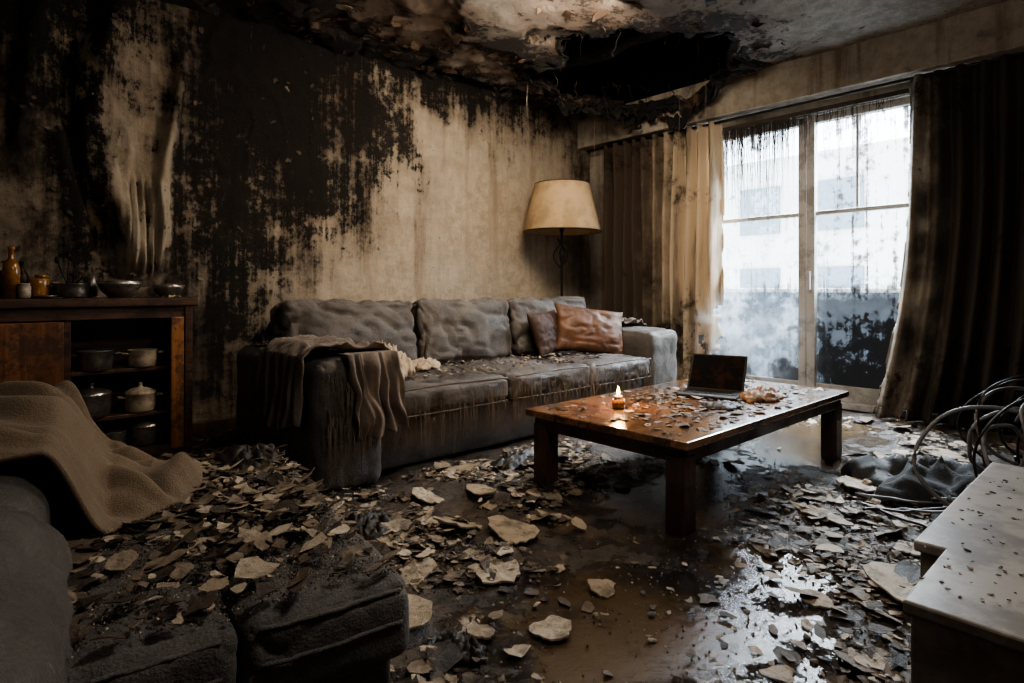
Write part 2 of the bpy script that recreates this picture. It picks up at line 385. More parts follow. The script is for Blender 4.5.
m.obj('wall_right',M['wall2'],None,False)
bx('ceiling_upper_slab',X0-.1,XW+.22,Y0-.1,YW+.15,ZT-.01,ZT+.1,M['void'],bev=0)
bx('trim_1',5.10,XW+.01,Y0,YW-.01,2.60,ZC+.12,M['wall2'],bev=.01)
m=MB(); m.tube([(5.17,Y0+.1,2.57),(5.17,1.4,2.57),(5.17,2.8,2.565),(5.17,4.4,2.57)],.012,8); m.obj('curtain_rail',M['metal_dark'])
bx('baseboard_back',1.05,XW-.02,YW-.045,YW-.0,0,.09,M['sb_dark'])
HC=(4.25,3.05); HA,HB=.88,.80
def hd(x,y):
    dx,dy=x-HC[0],y-HC[1]; c,s_=math.cos(.55),math.sin(.55)
    a=(dx*c-dy*s_)/HA; b_=(dx*s_+dy*c)/HB
    q=math.hypot(a,b_)
    return q+.26*fb(x*2.8,y*2.8,5,5)+2*max(0,q-1.25)+3*max(0,x-4.98)
def cz(x,y):
    d=hd(x,y)
    z=ZC+.018*fb(x*2,y*2,2,4)
    far=smth(-.4,.7,((x-HC[0])*.67+(y-HC[1])*.74))
    z-=(.02+.17*far)*math.exp(-(max(0,d-1)/.26)**2)*(.6+1.0*ns(x*2.4,y*2.4,9))
    e=fb(x*1.6,y*1.6,11,5)+.9*(1-math.hypot((x-2.6)/2.4,(y-4.0)/.95))
    z-=.05*(1-smth(.10,.16,e))-.02
    if e>.16: z-=.05*max(0,fb(x*5,y*5,4,3))
    return z+.0
o=sheet('ceiling',lambda u,v:Vector((X0+u*(XW-X0),Y0+v*(YW-Y0),cz(X0+u*(XW-X0),Y0+v*(YW-Y0)))),330,280,M['ceil'],t=0,
  keep=lambda u,v: hd(X0+u*(XW-X0),Y0+v*(YW-Y0))>1)
e=empty('ceiling_hole')
m=MB()
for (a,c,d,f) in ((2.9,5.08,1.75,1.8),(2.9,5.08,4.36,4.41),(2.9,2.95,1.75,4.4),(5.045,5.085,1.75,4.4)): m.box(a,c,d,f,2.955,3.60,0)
m.obj('cavity_sides',M['void'],e,False)  # black box added so lit walls don't show through the hole
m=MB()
for (x,y0_,y1_) in ((3.75,1.8,4.36),(4.45,1.8,4.36)):
    m.tube([(x+.05*ns(t*3,x),y0_+(y1_-y0_)*t,3.24+.03*ns(t*5,x+4)) for t in [i/30 for i in range(31)]],lambda s,x=x:.055+.03*ns(s*12,x)-.03*smth(.8,1,abs(2*s-1)),7)
m.obj('charred_joists',M['beam'],e,True)
m=MB()
for k in range(34):
    a=R.uniform(0,TAU); q=R.uniform(.75,1.02); x=min(5.0,HC[0]+HA*q*math.cos(a)); y=HC[1]+HB*q*math.sin(a); L=R.uniform(.06,.30)
    m.tube([(x+.08*t*math.sin(k)+.05*ns(t*4,k),y+.06*t*math.cos(k*2)+.05*ns(t*4,k+9),3.00-L*t) for t in [i/8 for i in range(9)]],lambda s,w=R.uniform(.002,.009):w*(1-.7*s),5)
m.obj('hanging_laths',M['char'],e)
def ring(u,v,ph=0,rs=1.0,L0=.30):
    a=TAU*u; ca,sa=math.cos(a),math.sin(a)
    rr=1.0
    for _ in range(14):
        x=HC[0]+HA*rr*ca; y=HC[1]+HB*rr*sa
        rr+=(1.0-hd(x,y))*.3
    rr=max(.5,min(1.35,rr))
    far=smth(-.7,.7,HA*ca*.67+HB*sa*.74)
    L=(.12+.88*far)*max(.03,L0*(.25+1.6*max(0,ns(ca*2.2+ph,sa*2.2,ph)+.25)+.9*abs(ns(a*7,ph))))
    out=rs*(rr*(1.05-.12*v*v)+.05*fb(a*3,v*3,ph,3))
    x=min(5.05,HC[0]+HA*out*ca); y=HC[1]+HB*out*sa
    z=cz(x,y)+.03-L*v+.03*fb(x*9,y*9,v*4+ph,3)*(.3+.7*far)
    return Vector((x+.03*ns(x*12,y*12,v*5),y+.03*ns(x*11,y*13,v*5+3),z))
for k,(ph,rs,L0) in enumerate(((0,1.0,.20),(4.4,1.08,.11))):
    sheet('hanging_plaster_%d'%(k+1),lambda u,v:ring(u,v,ph,rs,L0),220,18,M['char'],e,.012,keep=lambda u,v:(v<.45 or ns(u*50,v*3,ph)>-.05))
m=MB()
def flake(m,c,s,Q,n=8,th=.004,curl=1.0,mi=0,var=.4):
    k=R.uniform(0,50)
    rs=[s*(1+var*1.4*ns(math.cos(TAU*i/n)*1.2+k,math.sin(TAU*i/n)*1.2,k)+R.uniform(-var,var)*.35) for i in range(n)]; asp=R.uniform(.45,1); ck=R.uniform(-1,1)*curl/s*.35; d=R.uniform(0,TAU)
    top=[];
    for i in range(n):
        a=TAU*(i+R.uniform(-.3,.3))/n; x=rs[i]*math.cos(a); y=rs[i]*asp*math.sin(a)
        t=x*math.cos(d)+y*math.sin(d); top.append(Vector((x,y,ck*t*t+R.uniform(-.05,.05)*s)))
    v=[Q@p+c for p in top]+[Q@(p-Vector((0,0,th)))+c for p in top]+[c+Vector((0,0,0))]
    f=[(i,(i+1)%n,2*n) for i in range(n)]+[((i+1)%n,i,n+i,n+(i+1)%n) for i in range(n)]+[tuple(n+i for i in range(n))[::-1]]
    m.add(v,f,mi)
def rq(t): return Matrix.Rotation(R.uniform(0,TAU),3,'Z')@Matrix.Rotation(R.gauss(0,t),3,'X')@Matrix.Rotation(R.gauss(0,t),3,'Y')
for _ in range(240):
    if R.random()<.5: x=R.uniform(.8,5.0); y=4.45-abs(R.gauss(0,.5))
    else: x=R.gauss(4.1,.8); y=R.gauss(3.1,.7)
    if not(0<x<5.05 and y<4.42) or hd(x,y)<1.06: continue
    s=R.uniform(.015,.065)
    flake(m,Vector((x,y,cz(x,y)-R.uniform(.0,.015))),s,rq(.28),n=12,curl=1.5)
m.obj('peeling_ceiling_paint',flakes_mat('peeling_ceiling_flakes',[(0,(.012,.01,.008)),(.4,(.05,.03,.018)),(.8,(.15,.10,.065)),(1,(.28,.23,.17))]),None,False)
m=MB()
for _ in range(120):
    x=R.uniform(.05,2.0); z=R.uniform(1.05,2.85)
    if ns(x*2.5,z*2.5,4)<-.05: continue
    s=R.uniform(.006,.026)
    Q=Matrix.Rotation(math.pi/2,3,'X')@Matrix.Rotation(R.uniform(0,TAU),3,'Z')@Matrix.Rotation(R.gauss(0,.35),3,'X')
    flake(m,Vector((x,YW-wrel(x,z)-.005,z)),s,Q,n=11,th=.002,curl=1.8)
m.obj('peeling_wall_paint',flakes_mat('peeling_wall_flakes',[(0,(.02,.015,.012)),(.6,(.07,.048,.033)),(.9,(.16,.12,.085)),(1,(.30,.24,.18))]),None,False)
# ------------------------------------------------------------------ window
e=empty('window_1')
m=MB(); XF0,XF1=XW+.04,XW+.11
def fr(y0,y1,z0,z1,a=XF0,c=XF1): m.box(a,c,y0,y1,z0,z1)
fr(OY0,OY0+.06,OZ0,OZ1); fr(OY1-.06,OY1,OZ0,OZ1); fr(OY0,OY1,OZ1-.06,OZ1); fr(OY0,OY1,OZ0,OZ0+.08)
fr(2.02,2.09,OZ0,OZ1,XF0-.02,XF1-.02); fr(2.10,2.165,OZ0,OZ1,XF0-.0,XF1)
fr(OY0,2.02,1.645,1.68,XF0+.01,XF1-.01); fr(2.16,OY1,1.645,1.68,XF0+.01,XF1-.01)
fr(1.69,1.712,1.66,OZ1,XF0+.02,XF1-.02); fr(OY0+.05,2.02,.14,.20,XF0,XF1); fr(2.16,OY1,.14,.20,XF0,XF1)
m.box(XW-.03,XW+.1,OY0-.02,OY1+.02,.02,.075)
m.box(XF0-.06,XF0-.02,2.045,2.065,1.0,1.16)
m.obj('frame',M['frame'],e,False,.006)
m=MB(); m.box(XF0+.035,XF0+.039,OY0+.05,OY1-.05,OZ0+.07,OZ1-.05); m.obj('glass_panes',M['glass'],e,False)
m=MB()
for k in range(480):
    y=R.uniform(1.4,2.86) if k%3==0 else R.uniform(2.15,2.86)
    L=(R.random()**2)*(.85 if y>2.15 else .4)+.04; x=5.24+R.uniform(-.02,.03)
    if R.random()<.12: L*=1.6
    m.tube([(x+.012*ns(t*4,k),y+.02*ns(t*3,k+50),2.50-L*t) for t in [i/6 for i in range(7)]],lambda s,w=R.uniform(.001,.004):w*(1-.8*s),4)
m.box(5.225,5.26,1.3,2.9,2.485,2.52)
m.obj('charred_sheer_curtain',M['char_strand'],None,False)
def curtain(name,y0,y1,mat,seed,nf,flare=0,ragged=None,xc=5.17):
    def fn(u,v):
        z=2.56-(2.545)*v
        y=y0+(y1-y0)*u; y+= flare*(v**2.5)*(1-u)+ .03*ns(v*2,u*4,seed)
        ph=u*nf*TAU+2.6*ns(u*4,v*.7,seed)
        a=(.045+.03*v)*(.75+.9*abs(ns(u*7,v*1.5,seed+5)))
        x=xc+a*math.sin(ph)+.02*ns(u*9,v*3,seed+2)-.10*smth(.9,1,v)*max(0,ns(u*4,seed))
        x=min(x,5.285)
        return Vector((x,y,z+ .02))
    return sheet(name,fn,190,90,mat,None,.006,keep=ragged)
o=empty('curtain')
c=curtain('drape_panel',2.76,4.15,M['curtL'],1,11,.0,ragged=lambda u,v: u>.02+.03*ns(v*9,3)+ .10*smth(.55,.8,v)*smth(1,.9,v)*abs(ns(v*18,1))*2 and not (v>.7 and u<.22 and fb(u*22,v*10,3)>.55))
c.parent=o
o=empty('curtain')
c=curtain('drape_panel',1.30,-.2,M['curtR'],5,12,.26,ragged=lambda u,v: u>.015+.03*abs(ns(v*12,8)) and not(v>.97 and ns(u*30,2)>.2))
c.parent=o
e=empty('balcony')
bx('slab',XW+.22,7.0,-1,5.5,-.25,0,M['concrete'],e); bx('parapet',6.75,6.9,-1,5.5,0,.97,M['concrete'],e)
bx('handrail',6.72,6.93,-1,5.5,.97,1.02,M['frame'],e)
e=empty('apartment_building')
bx('facade',19,25,0,16,-8,5.2,M['facade'],e)
m=MB()
for fl in range(4):
    for k in range(6): m.box(18.94,19.02,1+k*2.4,2.3+k*2.4,-5+fl*2.6,-3.5+fl*2.6)
m.obj('facade_windows',M['facade_glass'],e,False)
sm_=bpy.data.materials.new('drifting_smoke'); sm_.use_nodes=True; nt=sm_.node_tree; nt.nodes.clear()
ou=nt.nodes.new('ShaderNodeOutputMaterial'); pv=nt.nodes.new('ShaderNodeVolumePrincipled'); nt.links.new(pv.outputs[0],ou.inputs['Volume'])
tc=nt.nodes.new('ShaderNodeTexCoord'); nz=nt.nodes.new('ShaderNodeTexNoise'); nz.inputs['Scale'].default_value=2.2; nz.inputs['Detail'].default_value=5; nz.inputs['Distortion'].default_value=1.2
nt.links.new(tc.outputs['Object'],nz.inputs['Vector'])
ln=nt.nodes.new('ShaderNodeVectorMath'); ln.operation='LENGTH'; nt.links.new(tc.outputs['Object'],ln.inputs[0])
m1=nt.nodes.new('ShaderNodeMapRange'); m1.inputs[1].default_value=.5; m1.inputs[2].default_value=.68; nt.links.new(nz.outputs[0],m1.inputs[0])
m2=nt.nodes.new('ShaderNodeMapRange'); m2.inputs[1].default_value=1.0; m2.inputs[2].default_value=.3; nt.links.new(ln.outputs['Value'],m2.inputs[0])
mm=nt.nodes.new('ShaderNodeMath'); mm.operation='MULTIPLY'; nt.links.new(m1.outputs[0],mm.inputs[0]); nt.links.new(m2.outputs[0],mm.inputs[1])
m3=nt.nodes.new('ShaderNodeMath'); m3.operation='MULTIPLY'; m3.inputs[1].default_value=5.0; nt.links.new(mm.outputs[0],m3.inputs[0]); nt.links.new(m3.outputs[0],pv.inputs['Density'])
pv.inputs['Color'].default_value=(.9,.93,.97,1); pv.inputs['Anisotropy'].default_value=.3
bm=bmesh.new(); bmesh.ops.create_icosphere(bm,subdivisions=3,radius=1); me=bpy.data.meshes.new('smoke_plume'); bm.to_mesh(me); bm.free(); me.materials.append(sm_)
o=link(bpy.data.objects.new('smoke_plume',me)); o.location=(4.90,2.40,.60); o.scale=(.20,.55,.50)
# ------------------------------------------------------------------ SOFA
e=empty('sofa'); F=M['sofa']
rbox('base',1.36,4.3,2.80,3.84,.03,.32,F,e,.03,20,(0,.01,0),.006)
rbox('armrest_left',1.21,1.575,2.68,3.88,.015,.655,F,e,.06,28,(.01,.015,.02),.008,5,.008)
rbox('armrest_right',3.99,4.41,2.74,3.85,.03,.67,F,e,.06,22,(.01,.01,.02),.010,5,.010,seed=2)
rbox('backrest_frame',1.40,4.15,3.60,3.88,.2,.82,F,e,.07,20,(0,.01,.01),.01)
xs=[1.58,2.48,3.25,3.99]
for k in range(3):
    rbox('seat_cushion_%d'%(k+1),xs[k],xs[k+1]-.008,2.72,3.5,.31,.475,F,e,.045,30,(.0,.02,.028),.010,5,.018,seed=k+1)
xb=[1.33,2.25,3.12,4.05]
for k in range(3):
    rbox('back_cushion_%d'%(k+1),xb[k]+.005,xb[k+1]-.008,3.38,3.63,.46,.93,F,e,.055,34,(.0,.045,.010),.012,5,.030,(math.radians(-11),R.uniform(-.02,.02),R.uniform(-.03,.03)),seed=k+6)
m=MB()
for k in range(3):
    for zz in (.325,.462):
        m.tube([(xs[k]+.03+(xs[k+1]-xs[k]-.07)*t,2.712-.018*(1-(2*t-1)**2)+.004*ns(t*9,k),zz+.012*(1-(2*t-1)**2)*(1 if zz>.4 else 0)) for t in [i/20 for i in range(21)]],.005,6)
m.obj('cushion_piping',F,e)
m=MB()
for (x,y) in ((1.34,2.82),(4.33,2.82),(1.34,3.78),(4.33,3.78)): m.box(x-.03,x+.03,y-.03,y+.03,0,.05)
m.obj('feet',M['tableleg'],e,False)
m=MB()
for k in range(400):
    q=R.random()
    if q<.75: x=R.uniform(1.62,3.95); y=2.695+R.uniform(-.01,.008); z=R.uniform(.30,.46)
    else: x=R.uniform(1.25,1.55); y=2.655; z=R.uniform(.3,.62)
    L=R.uniform(.03,.24)
    m.tube([(x+.01*ns(t*3,k),y-.012*math.sin(t*3)-.004,z-L*t) for t in [i/5 for i in range(6)]],lambda s,w=R.uniform(.0012,.0035):w*(1-.5*s),4)
m.obj('hanging_threads',M['strand'],e,False)
def drape(name,xl,xr,y0,y1,zt,lo,li,mat,seed,parent=None):
    W=xr-xl
    def fn(u,v):
        y=y0+(y1-y0)*v
        Lo=lo*(1+.35*ns(v*3,seed)); Li=li*(1+.4*ns(v*3,seed+4))
        s=u*(Lo+W+Li); f=.012*math.sin(v*34+4*ns(v*4,u*2,seed))+.012*ns(v*14,u*5,seed)
        if s<Lo: x=xl; z=zt-(Lo-s); hang=(Lo-s)/Lo; x-=.01+f*(.5+1.6*hang)+.012
        elif s<Lo+W: x=xl+(s-Lo); q=(s-Lo)/W; z=zt+.012+.5*abs(f)+.04*ridge((s-Lo)*7,v*5,seed)**2-.03*abs(2*q-1)**6
        else: x=xr; z=zt-(s-Lo-W); hang=(s-Lo-W)/Li; x+=.01+f*(.5+1.6*hang)+.012
        y+=.05*ns(u*3,v*2,seed+1)+.03*ns(u*9,v*5,seed)
        return Vector((x,y,z))
    return sheet(name,fn,90,70,mat,parent,.007)
drape('draped_cloth',1.185,1.60,2.74,3.30,.685,.34,.24,M['taupe'],2.3)
def dfront(u,v):
    x=1.34+.28*u+.03*ns(u*4,v*3)+.05*v; L=.40*(1+.45*ns(u*4,7)); z=.705-L*v
    y=2.648-.022*math.sin(u*22+5*ns(u*3,v*1.5))*(.4+v)-.02-.02*ns(u*12,v*3)
    if v<.12: y+=(.12-v)*.9; z=.705+.0*v
    return Vector((x,y,z-.02))
sheet('fallen_scarf',dfront,60,50,M['taupe'],None,.006)
crumple('crumpled_shirt',1.74,3.00,.50,.19,.19,.21,M['beige_cloth'],3,50,k=6)
crumple('dust_rag',2.12,3.15,.505,.14,.11,.07,M['beige_cloth'],8,40,k=7)
crumple('charred_throw',1.40,3.62,.685,.19,.22,.10,M['black'],5,40,k=6)
drape('sofa_arm_throw',3.97,4.43,3.10,3.6,.70,.20,.14,M['taupe'],6.1)
def pillow(name,c,w,h,t,rot,mat,seed=0):
    n=36; vs=[];fs=[]
    for side in (1,-1):
        for j in range(n+1):
            for i in range(n+1):
                u=i/n*2-1; v=j/n*2-1
                th=t*((1-abs(u)**2.6)*(1-abs(v)**2.6))**.55
                pin=1-.10*(1-abs(v)**2)*abs(u)**6 ; pin2=1-.10*(1-abs(u)**2)*abs(v)**6
                wr=(.014*ridge(u*1.6+seed+ns(u*2,v*2),v*1.6)**4+.006*ridge(u*5,v*5+seed)**3)*(1-abs(u)**6)*(1-abs(v)**6)
                vs.append(Vector((u*w*pin,side*(th-wr)+.01*ns(u*3,v*3,seed),v*h*pin2)))
        o=0 if side==1 else (n+1)**2
        for j in range(n):
            for i in range(n):
                a=o+j*(n+1)+i; q=(a,a+1,a+n+2,a+n+1); fs.append(q[::-1] if side==1 else q)
    ob=mk(name,vs,fs,mat)
    bm=bmesh.new(); bm.from_mesh(ob.data); bmesh.ops.remove_doubles(bm,verts=bm.verts,dist=.002); bm.to_mesh(ob.data); bm.free()
    ob.location=c; ob.rotation_euler=rot; return ob
pillow('throw_pillow',(3.70,3.12,.675),.31,.20,.085,(math.radians(-22),.14,math.radians(-26)),M['leather'],1)
pillow('throw_pillow',(3.38,3.28,.665),.20,.18,.07,(math.radians(-20),-.05,math.radians(10)),M['leather2'],2)
# ------------------------------------------------------------------ COFFEE TABLE
e=empty('coffee_table')
TX0,TX1,TY0,TY1,TZ=2.08,3.87,1.26,2.18,.40
bx('tabletop',TX0,TX1,TY0,TY1,TZ-.035,TZ,M['table'],e,.006)
m=MB(); a=.035
m.box(TX0+a,TX1-a,TY0+a,TY0+a+.025,.30,TZ-.035); m.box(TX0+a,TX1-a,TY1-a-.025,TY1-a,.30,TZ-.035)
m.box(TX0+a,TX0+a+.025,TY0+a,TY1-a,.30,TZ-.035); m.box(TX1-a-.025,TX1-a,TY0+a,TY1-a,.30,TZ-.035)
m.obj('apron',M['tableleg'],e,False,.004)
k=0
for x in (TX0+.03,TX1-.12):
    for y in (TY0+.03,TY1-.12):
        k+=1; bx('leg_%d'%k,x,x+.09,y,y+.09,0,.33,M['tableleg'],e,.006)
e=empty('candle'); cx,cy=2.44,1.87; m=MB()
m.lathe((cx,cy,TZ),[(.0,.001),(.030,.001),(.033,.006),(.034,.045),(.031,.045),(.029,.03),(0,.03)],20); m.obj('holder',M['amber'],e)
m=MB(); m.lathe((cx,cy,TZ+.03),[(0,.001),(.022,.001),(.022,.03),(.02,.033),(0,.030)],16); m.obj('wax',M['cream'],e)
m=MB(); m.lathe((cx,cy,TZ+.066),[(0,0),(.006,.006),(.008,.015),(.005,.03),(0,.046)],12); m.obj('flame',emis('candle_flame',(1,.55,.15),40),e)
m=MB(); m.tube([(cx,cy,TZ+.06),(cx,cy,TZ+.072)],.0015,5); m.obj('wick',M['black'],e)
l=bpy.data.lights.new('candle_glow','POINT'); l.energy=5.0; l.color=(1,.5,.18); l.shadow_soft_size=.02
lo=bpy.data.objects.new('candle_glow',l); lo.location=(cx,cy,TZ+.13); link(lo,e)
e=empty('laptop'); e.location=(3.20,1.76,TZ); e.rotation_euler=(0,0,math.radians(-74))
m=MB(); m.box(-.16,.16,-.22,0,.002,.018); m.obj('base',M['plastic'],e,False,.004)
m=MB()
for r in range(5):
    for c_ in range(12): m.box(-.142+c_*.024,-.142+c_*.024+.019,-.045-r*.024,-.045-r*.024+.019,.018,.021)
m.box(-.045,.045,-.21,-.165,.018,.0195)
m.obj('keys',M['black'],e,False)
T=Matrix.Translation((0,.0,.018))@Matrix.Rotation(math.radians(-34),4,'X')
m=MB(); m.box(-.16,.16,0,.010,.0,.235,0,T); m.obj('lid',M['plastic'],e,False,.003)
m=MB(); m.box(-.148,.148,-.002,.001,.012,.225,0,T); m.obj('screen',simple('flame_glint_screen',(.003,.0025,.0025),.6,0,.22,9,(.10,.035,.012),Specular_IOR_Level=.05),e,False)  # orange blotches paint a flame reflection into the screen colour
crumple('burnt_paper',3.24,1.50,TZ-.002,.19,.13,.07,M['paper'],4,44,k=7,t=.003)
crumple('charred_leaf_heap',3.35,1.68,TZ-.002,.12,.10,.035,M['paper'],14,34,k=8,t=.003)
crumple('charred_cloth_scrap',2.85,1.52,TZ-.002,.14,.10,.03,M['black'],6,34,k=8,t=.003)
m=MB()
for _ in range(460):
    if R.random()<.5: x=R.gauss(3.0,.35); y=R.gauss(1.65,.2)
    else: x=R.uniform(TX0+.04,TX1-.04); y=R.uniform(TY0+.04,TY1-.04)
    if math.hypot(x-cx,y-cy)<.08: continue
    if not(TX0+.04<x<TX1-.04 and TY0+.04<y<TY1-.04): continue
    flake(m,Vector((x,y,TZ+.005)),R.uniform(.004,.012)+abs(R.gauss(0,.013)),rq(.12),n=9,th=.002)
m.obj('table_ash_flakes',M['chunk'],None,False)
# ------------------------------------------------------------------ FLOOR LAMP
e=empty('floor_lamp'); lx,ly=4.36,4.04
m=MB(); m.lathe((lx,ly,0),[(0,.0),(.16,.0),(.165,.02),(.14,.035),(.03,.05),(.016,.07),(.013,.4),(.013,1.3),(.02,1.32),(.035,1.36),(.02,1.4),(.012,1.43),(.012,1.56),(.025,1.60),(.025,1.68),(0,1.68)],20)
for s_ in (1,-1):
    for q in (0,math.pi/2):
        pts=[]
        for i in range(15):
            t=i/14; r_=.014+.075*math.sin(t*math.pi)**1.2*s_; pts.append((lx+r_*math.cos(q+.4),ly+r_*math.sin(q+.4),1.22+.24*t))
        m.tube(pts,.005,6)
m.tube([(lx-.11,ly-.05,1.50),(lx-.03,ly,1.47),(lx+.03,ly,1.47),(lx+.11,ly+.05,1.50)],.007,6)
m.obj('stand',M['metal_dark'],e)
m=MB(); m.lathe((lx,ly,0),[(.385,1.575),(.389,1.583),(.275,2.045),(.27,2.052),(.262,2.045),(.375,1.585),(.385,1.575)],56); m.obj('shade',M['shade'],e)
m=MB()
for q in range(3): m.tube([(lx,ly,2.03),(lx+.265*math.cos(q*TAU/3),ly+.265*math.sin(q*TAU/3),2.03)],.004,5)
m.tube([(lx,ly,1.66),(lx,ly,2.03)],.005,6)
for zz,rr in ((1.58,.387),(2.048,.27)): m.tube([(lx+rr*math.cos(TAU*i/48),ly+rr*math.sin(TAU*i/48),zz) for i in range(49)],.006,6)
m.obj('shade_frame',M['metal_dark'],e)
# ------------------------------------------------------------------ SIDEBOARD
e=empty('sideboard'); D0,D1=3.98,4.36
bx('top',-.75,1.03,D0-.04,D1+.02,.905,.955,M['sb_dark'],e,.008)
m=MB(); m.box(-.72,-.68,D0,D1,.04,.905); m.box(.37,.41,D0+.01,D1,.04,.905); m.box(.95,.99,D0,D1,.0,.905)
m.box(-.7,.97,D1-.02,D1,.04,.905); m.box(-.7,.99,D0+.01,D1,.03,.085); m.box(.41,.95,D0+.04,D1-.02,.525,.548); m.box(.41,.95,D0+.04,D1-.02,.262,.285)
m.box(-.72,.97,D0-.005,D0+.03,.835,.905); m.box(-.72,.99,D0-.015,D0+.02,.03,.075)
m.obj('carcass',M['sb_dark'],e,False,.004)
bx('post_right',.885,.955,D0-.02,D0+.03,.06,.84,M['sb_post'],e); bx('stile_right',.957,1.0,D0-.022,D0+.03,0,.905,M['sb_dark'],e)
bx('door_right',-.14,.375,D0-.022,D0-.002,.085,.83,M['sb_door'],e); bx('door_left',-.68,-.146,D0-.022,D0-.002,.085,.83,M['sb_door'],e)
m=MB()
for xx in (-.09,): m.lathe((xx,D0-.05,.5),[(0,-.015),(.012,-.012),(.016,0),(.012,.012),(0,.015)],12); m.box(xx-.004,xx+.004,D0-.05,D0-.02,.496,.504)
m.obj('knob',M['metal_dark'],e)
m=MB()
for (x,y) in ((-.66,4.02),(.92,4.02),(-.66,4.3),(.92,4.3)): m.box(x-.03,x+.03,y-.02,y+.03,0,.035)
m.obj('feet',M['sb_dark'],e,False)
def pot(name,x,y,z,r,h,mat,lid=False,handles=True):
    m=MB(); m.lathe((x,y,z),[(0,0),(r*.86,0),(r*.95,h*.1),(r,h*.5),(r,h*.96),(r*1.05,h),(r*.97,h),(r*.95,h*.5),(r*.85,h*.12),(0,h*.1)],28)
    if lid: m.lathe((x,y,z+h),[(r*1.03,0),(r*1.0,.008),(r*.6,.025),(r*.15,.033),(r*.12,.05),(r*.18,.055),(0,.06)],28)
    if handles:
        for s_ in (1,-1):
            m.tube([(x+s_*r*.98,y-.03,z+h*.8),(x+s_*(r+.03),y-.025,z+h*.82),(x+s_*(r+.03),y+.025,z+h*.82),(x+s_*r*.98,y+.03,z+h*.8)],.005,6)
    return m.obj(name,mat)
def bowl(name,x,y,z,r,h,mat):
    m=MB(); m.lathe((x,y,z),[(0,0),(r*.45,0),(r*.5,h*.06),(r*.75,h*.35),(r*.93,h*.75),(r,h),(r*.96,h),(r*.88,h*.72),(r*.7,h*.38),(r*.4,h*.14),(0,h*.1)],32); return m.obj(name,mat)
pot('cooking_pot',.53,4.07,.549,.085,.11,M['steel']); pot('cooking_pot',.76,4.07,.549,.075,.10,M['cream'])
pot('cooking_pot',.51,4.08,.286,.095,.13,M['steel'],True,False); pot('cooking_pot',.75,4.08,.286,.08,.11,M['cream'],True)
pot('cooking_pot',.48,4.08,.086,.065,.12,M['cream'],False,False); pot('cooking_pot',.62,4.09,.086,.06,.10,M['steel'],False,False); pot('cooking_pot',.78,4.10,.086,.08,.11,M['steel'],True,False)
bowl('mixing_bowl',.645,4.07,.956,.115,.095,M['steel']); bowl('mixing_bowl',.90,4.10,.956,.09,.075,M['steel'])
m=MB(); m.lathe((.645,4.07,1.03),[(.0,.03),(.05,.026),(.095,.0),(.05,-.01),(0,-.01)],20); m.obj('ash_food',M['chunk'])
m=MB(); m.lathe((.90,4.10,1.005),[(.0,.035),(.035,.03),(.068,.01),(.0,.0)],14); m.obj('ash_food',M['chunk'])
pot('saucepan',.42,4.08,.956,.08,.08,M['steel2'])
m=MB(); m.tube([(.40,4.1,.99),(.47,4.08,1.07),(.50,4.07,1.16)],.004,6); m.tube([(.42,4.12,.99),(.36,4.12,1.16)],.004,6); m.tube([(.44,4.12,.99),(.46,4.14,1.15)],.003,6); m.tube([(.40,4.08,.99),(.41,4.10,1.18)],.003,6)
m.lathe((.36,4.12,1.15),[(0,0),(.012,.004),(.01,.03),(0,.035)],10); m.lathe((.41,4.10,1.17),[(0,0),(.014,.006),(.012,.03),(0,.04)],10)
m.obj('cooking_utensils',M['metal_dark'])
def bottle(name,x,y,z,r,h,mat):
    m=MB(); m.lathe((x,y,z),[(0,0),(r,0),(r,h*.58),(r*.85,h*.68),(r*.35,h*.78),(r*.33,h*.95),(r*.42,h*.96),(r*.42,h),(0,h)],22); return m.obj(name,mat)
def jar(name,x,y,z,r,h,mat):
    m=MB(); m.lathe((x,y,z),[(0,0),(r*.9,0),(r,h*.08),(r,h*.78),(r*.8,h*.84),(r*.8,h*.87),(r*.88,h*.87),(r*.88,h),(0,h)],24); return m.obj(name,mat)
bottle('glass_bottle',.165,4.07,.956,.038,.27,M['amber']); bottle('glass_bottle',.215,4.22,.956,.03,.20,M['metal_dark']); bottle('glass_bottle',.03,4.12,.956,.035,.2,M['steel2'])
jar('spice_jar',.125,4.20,.956,.032,.15,M['metal_dark']); jar('spice_jar',.215,4.02,.956,.028,.08,M['cream']); jar('spice_jar',.345,4.12,.956,.03,.09,M['steel2']); jar('spice_jar',.30,4.24,.956,.034,.13,M['amber'])
m=MB(); m.lathe((.278,4.09,.956),[(0,0),(.04,0),(.047,.01),(.05,.10),(.045,.11),(.042,.10),(.04,.015),(0,.012)],24); m.obj('amber_jar',M['amber'])
m=MB(); m.lathe((.53,4.24,.956),[(0,0),(.03,0),(.032,.12),(.028,.122),(.027,.01),(0,.01)],20); m.obj('drinking_glass',M['steel2'])
m=MB(); m.lathe((.30,3.985,.956),[(0,0),(.03,0),(.05,.014),(.047,.016),(.03,.005),(0,.005)],24); m.obj('small_plate',M['steel'])
pot('ramekin',.77,4.2,.956,.045,.06,M['cream'],False,False)
m=MB()
for _ in range(90): flake(m,Vector((R.uniform(-.6,.99),R.uniform(3.96,4.3),.962)),R.uniform(.006,.022),rq(.25),n=8,th=.003)
m.obj('sideboard_ash_flakes',M['flake'],None,False)
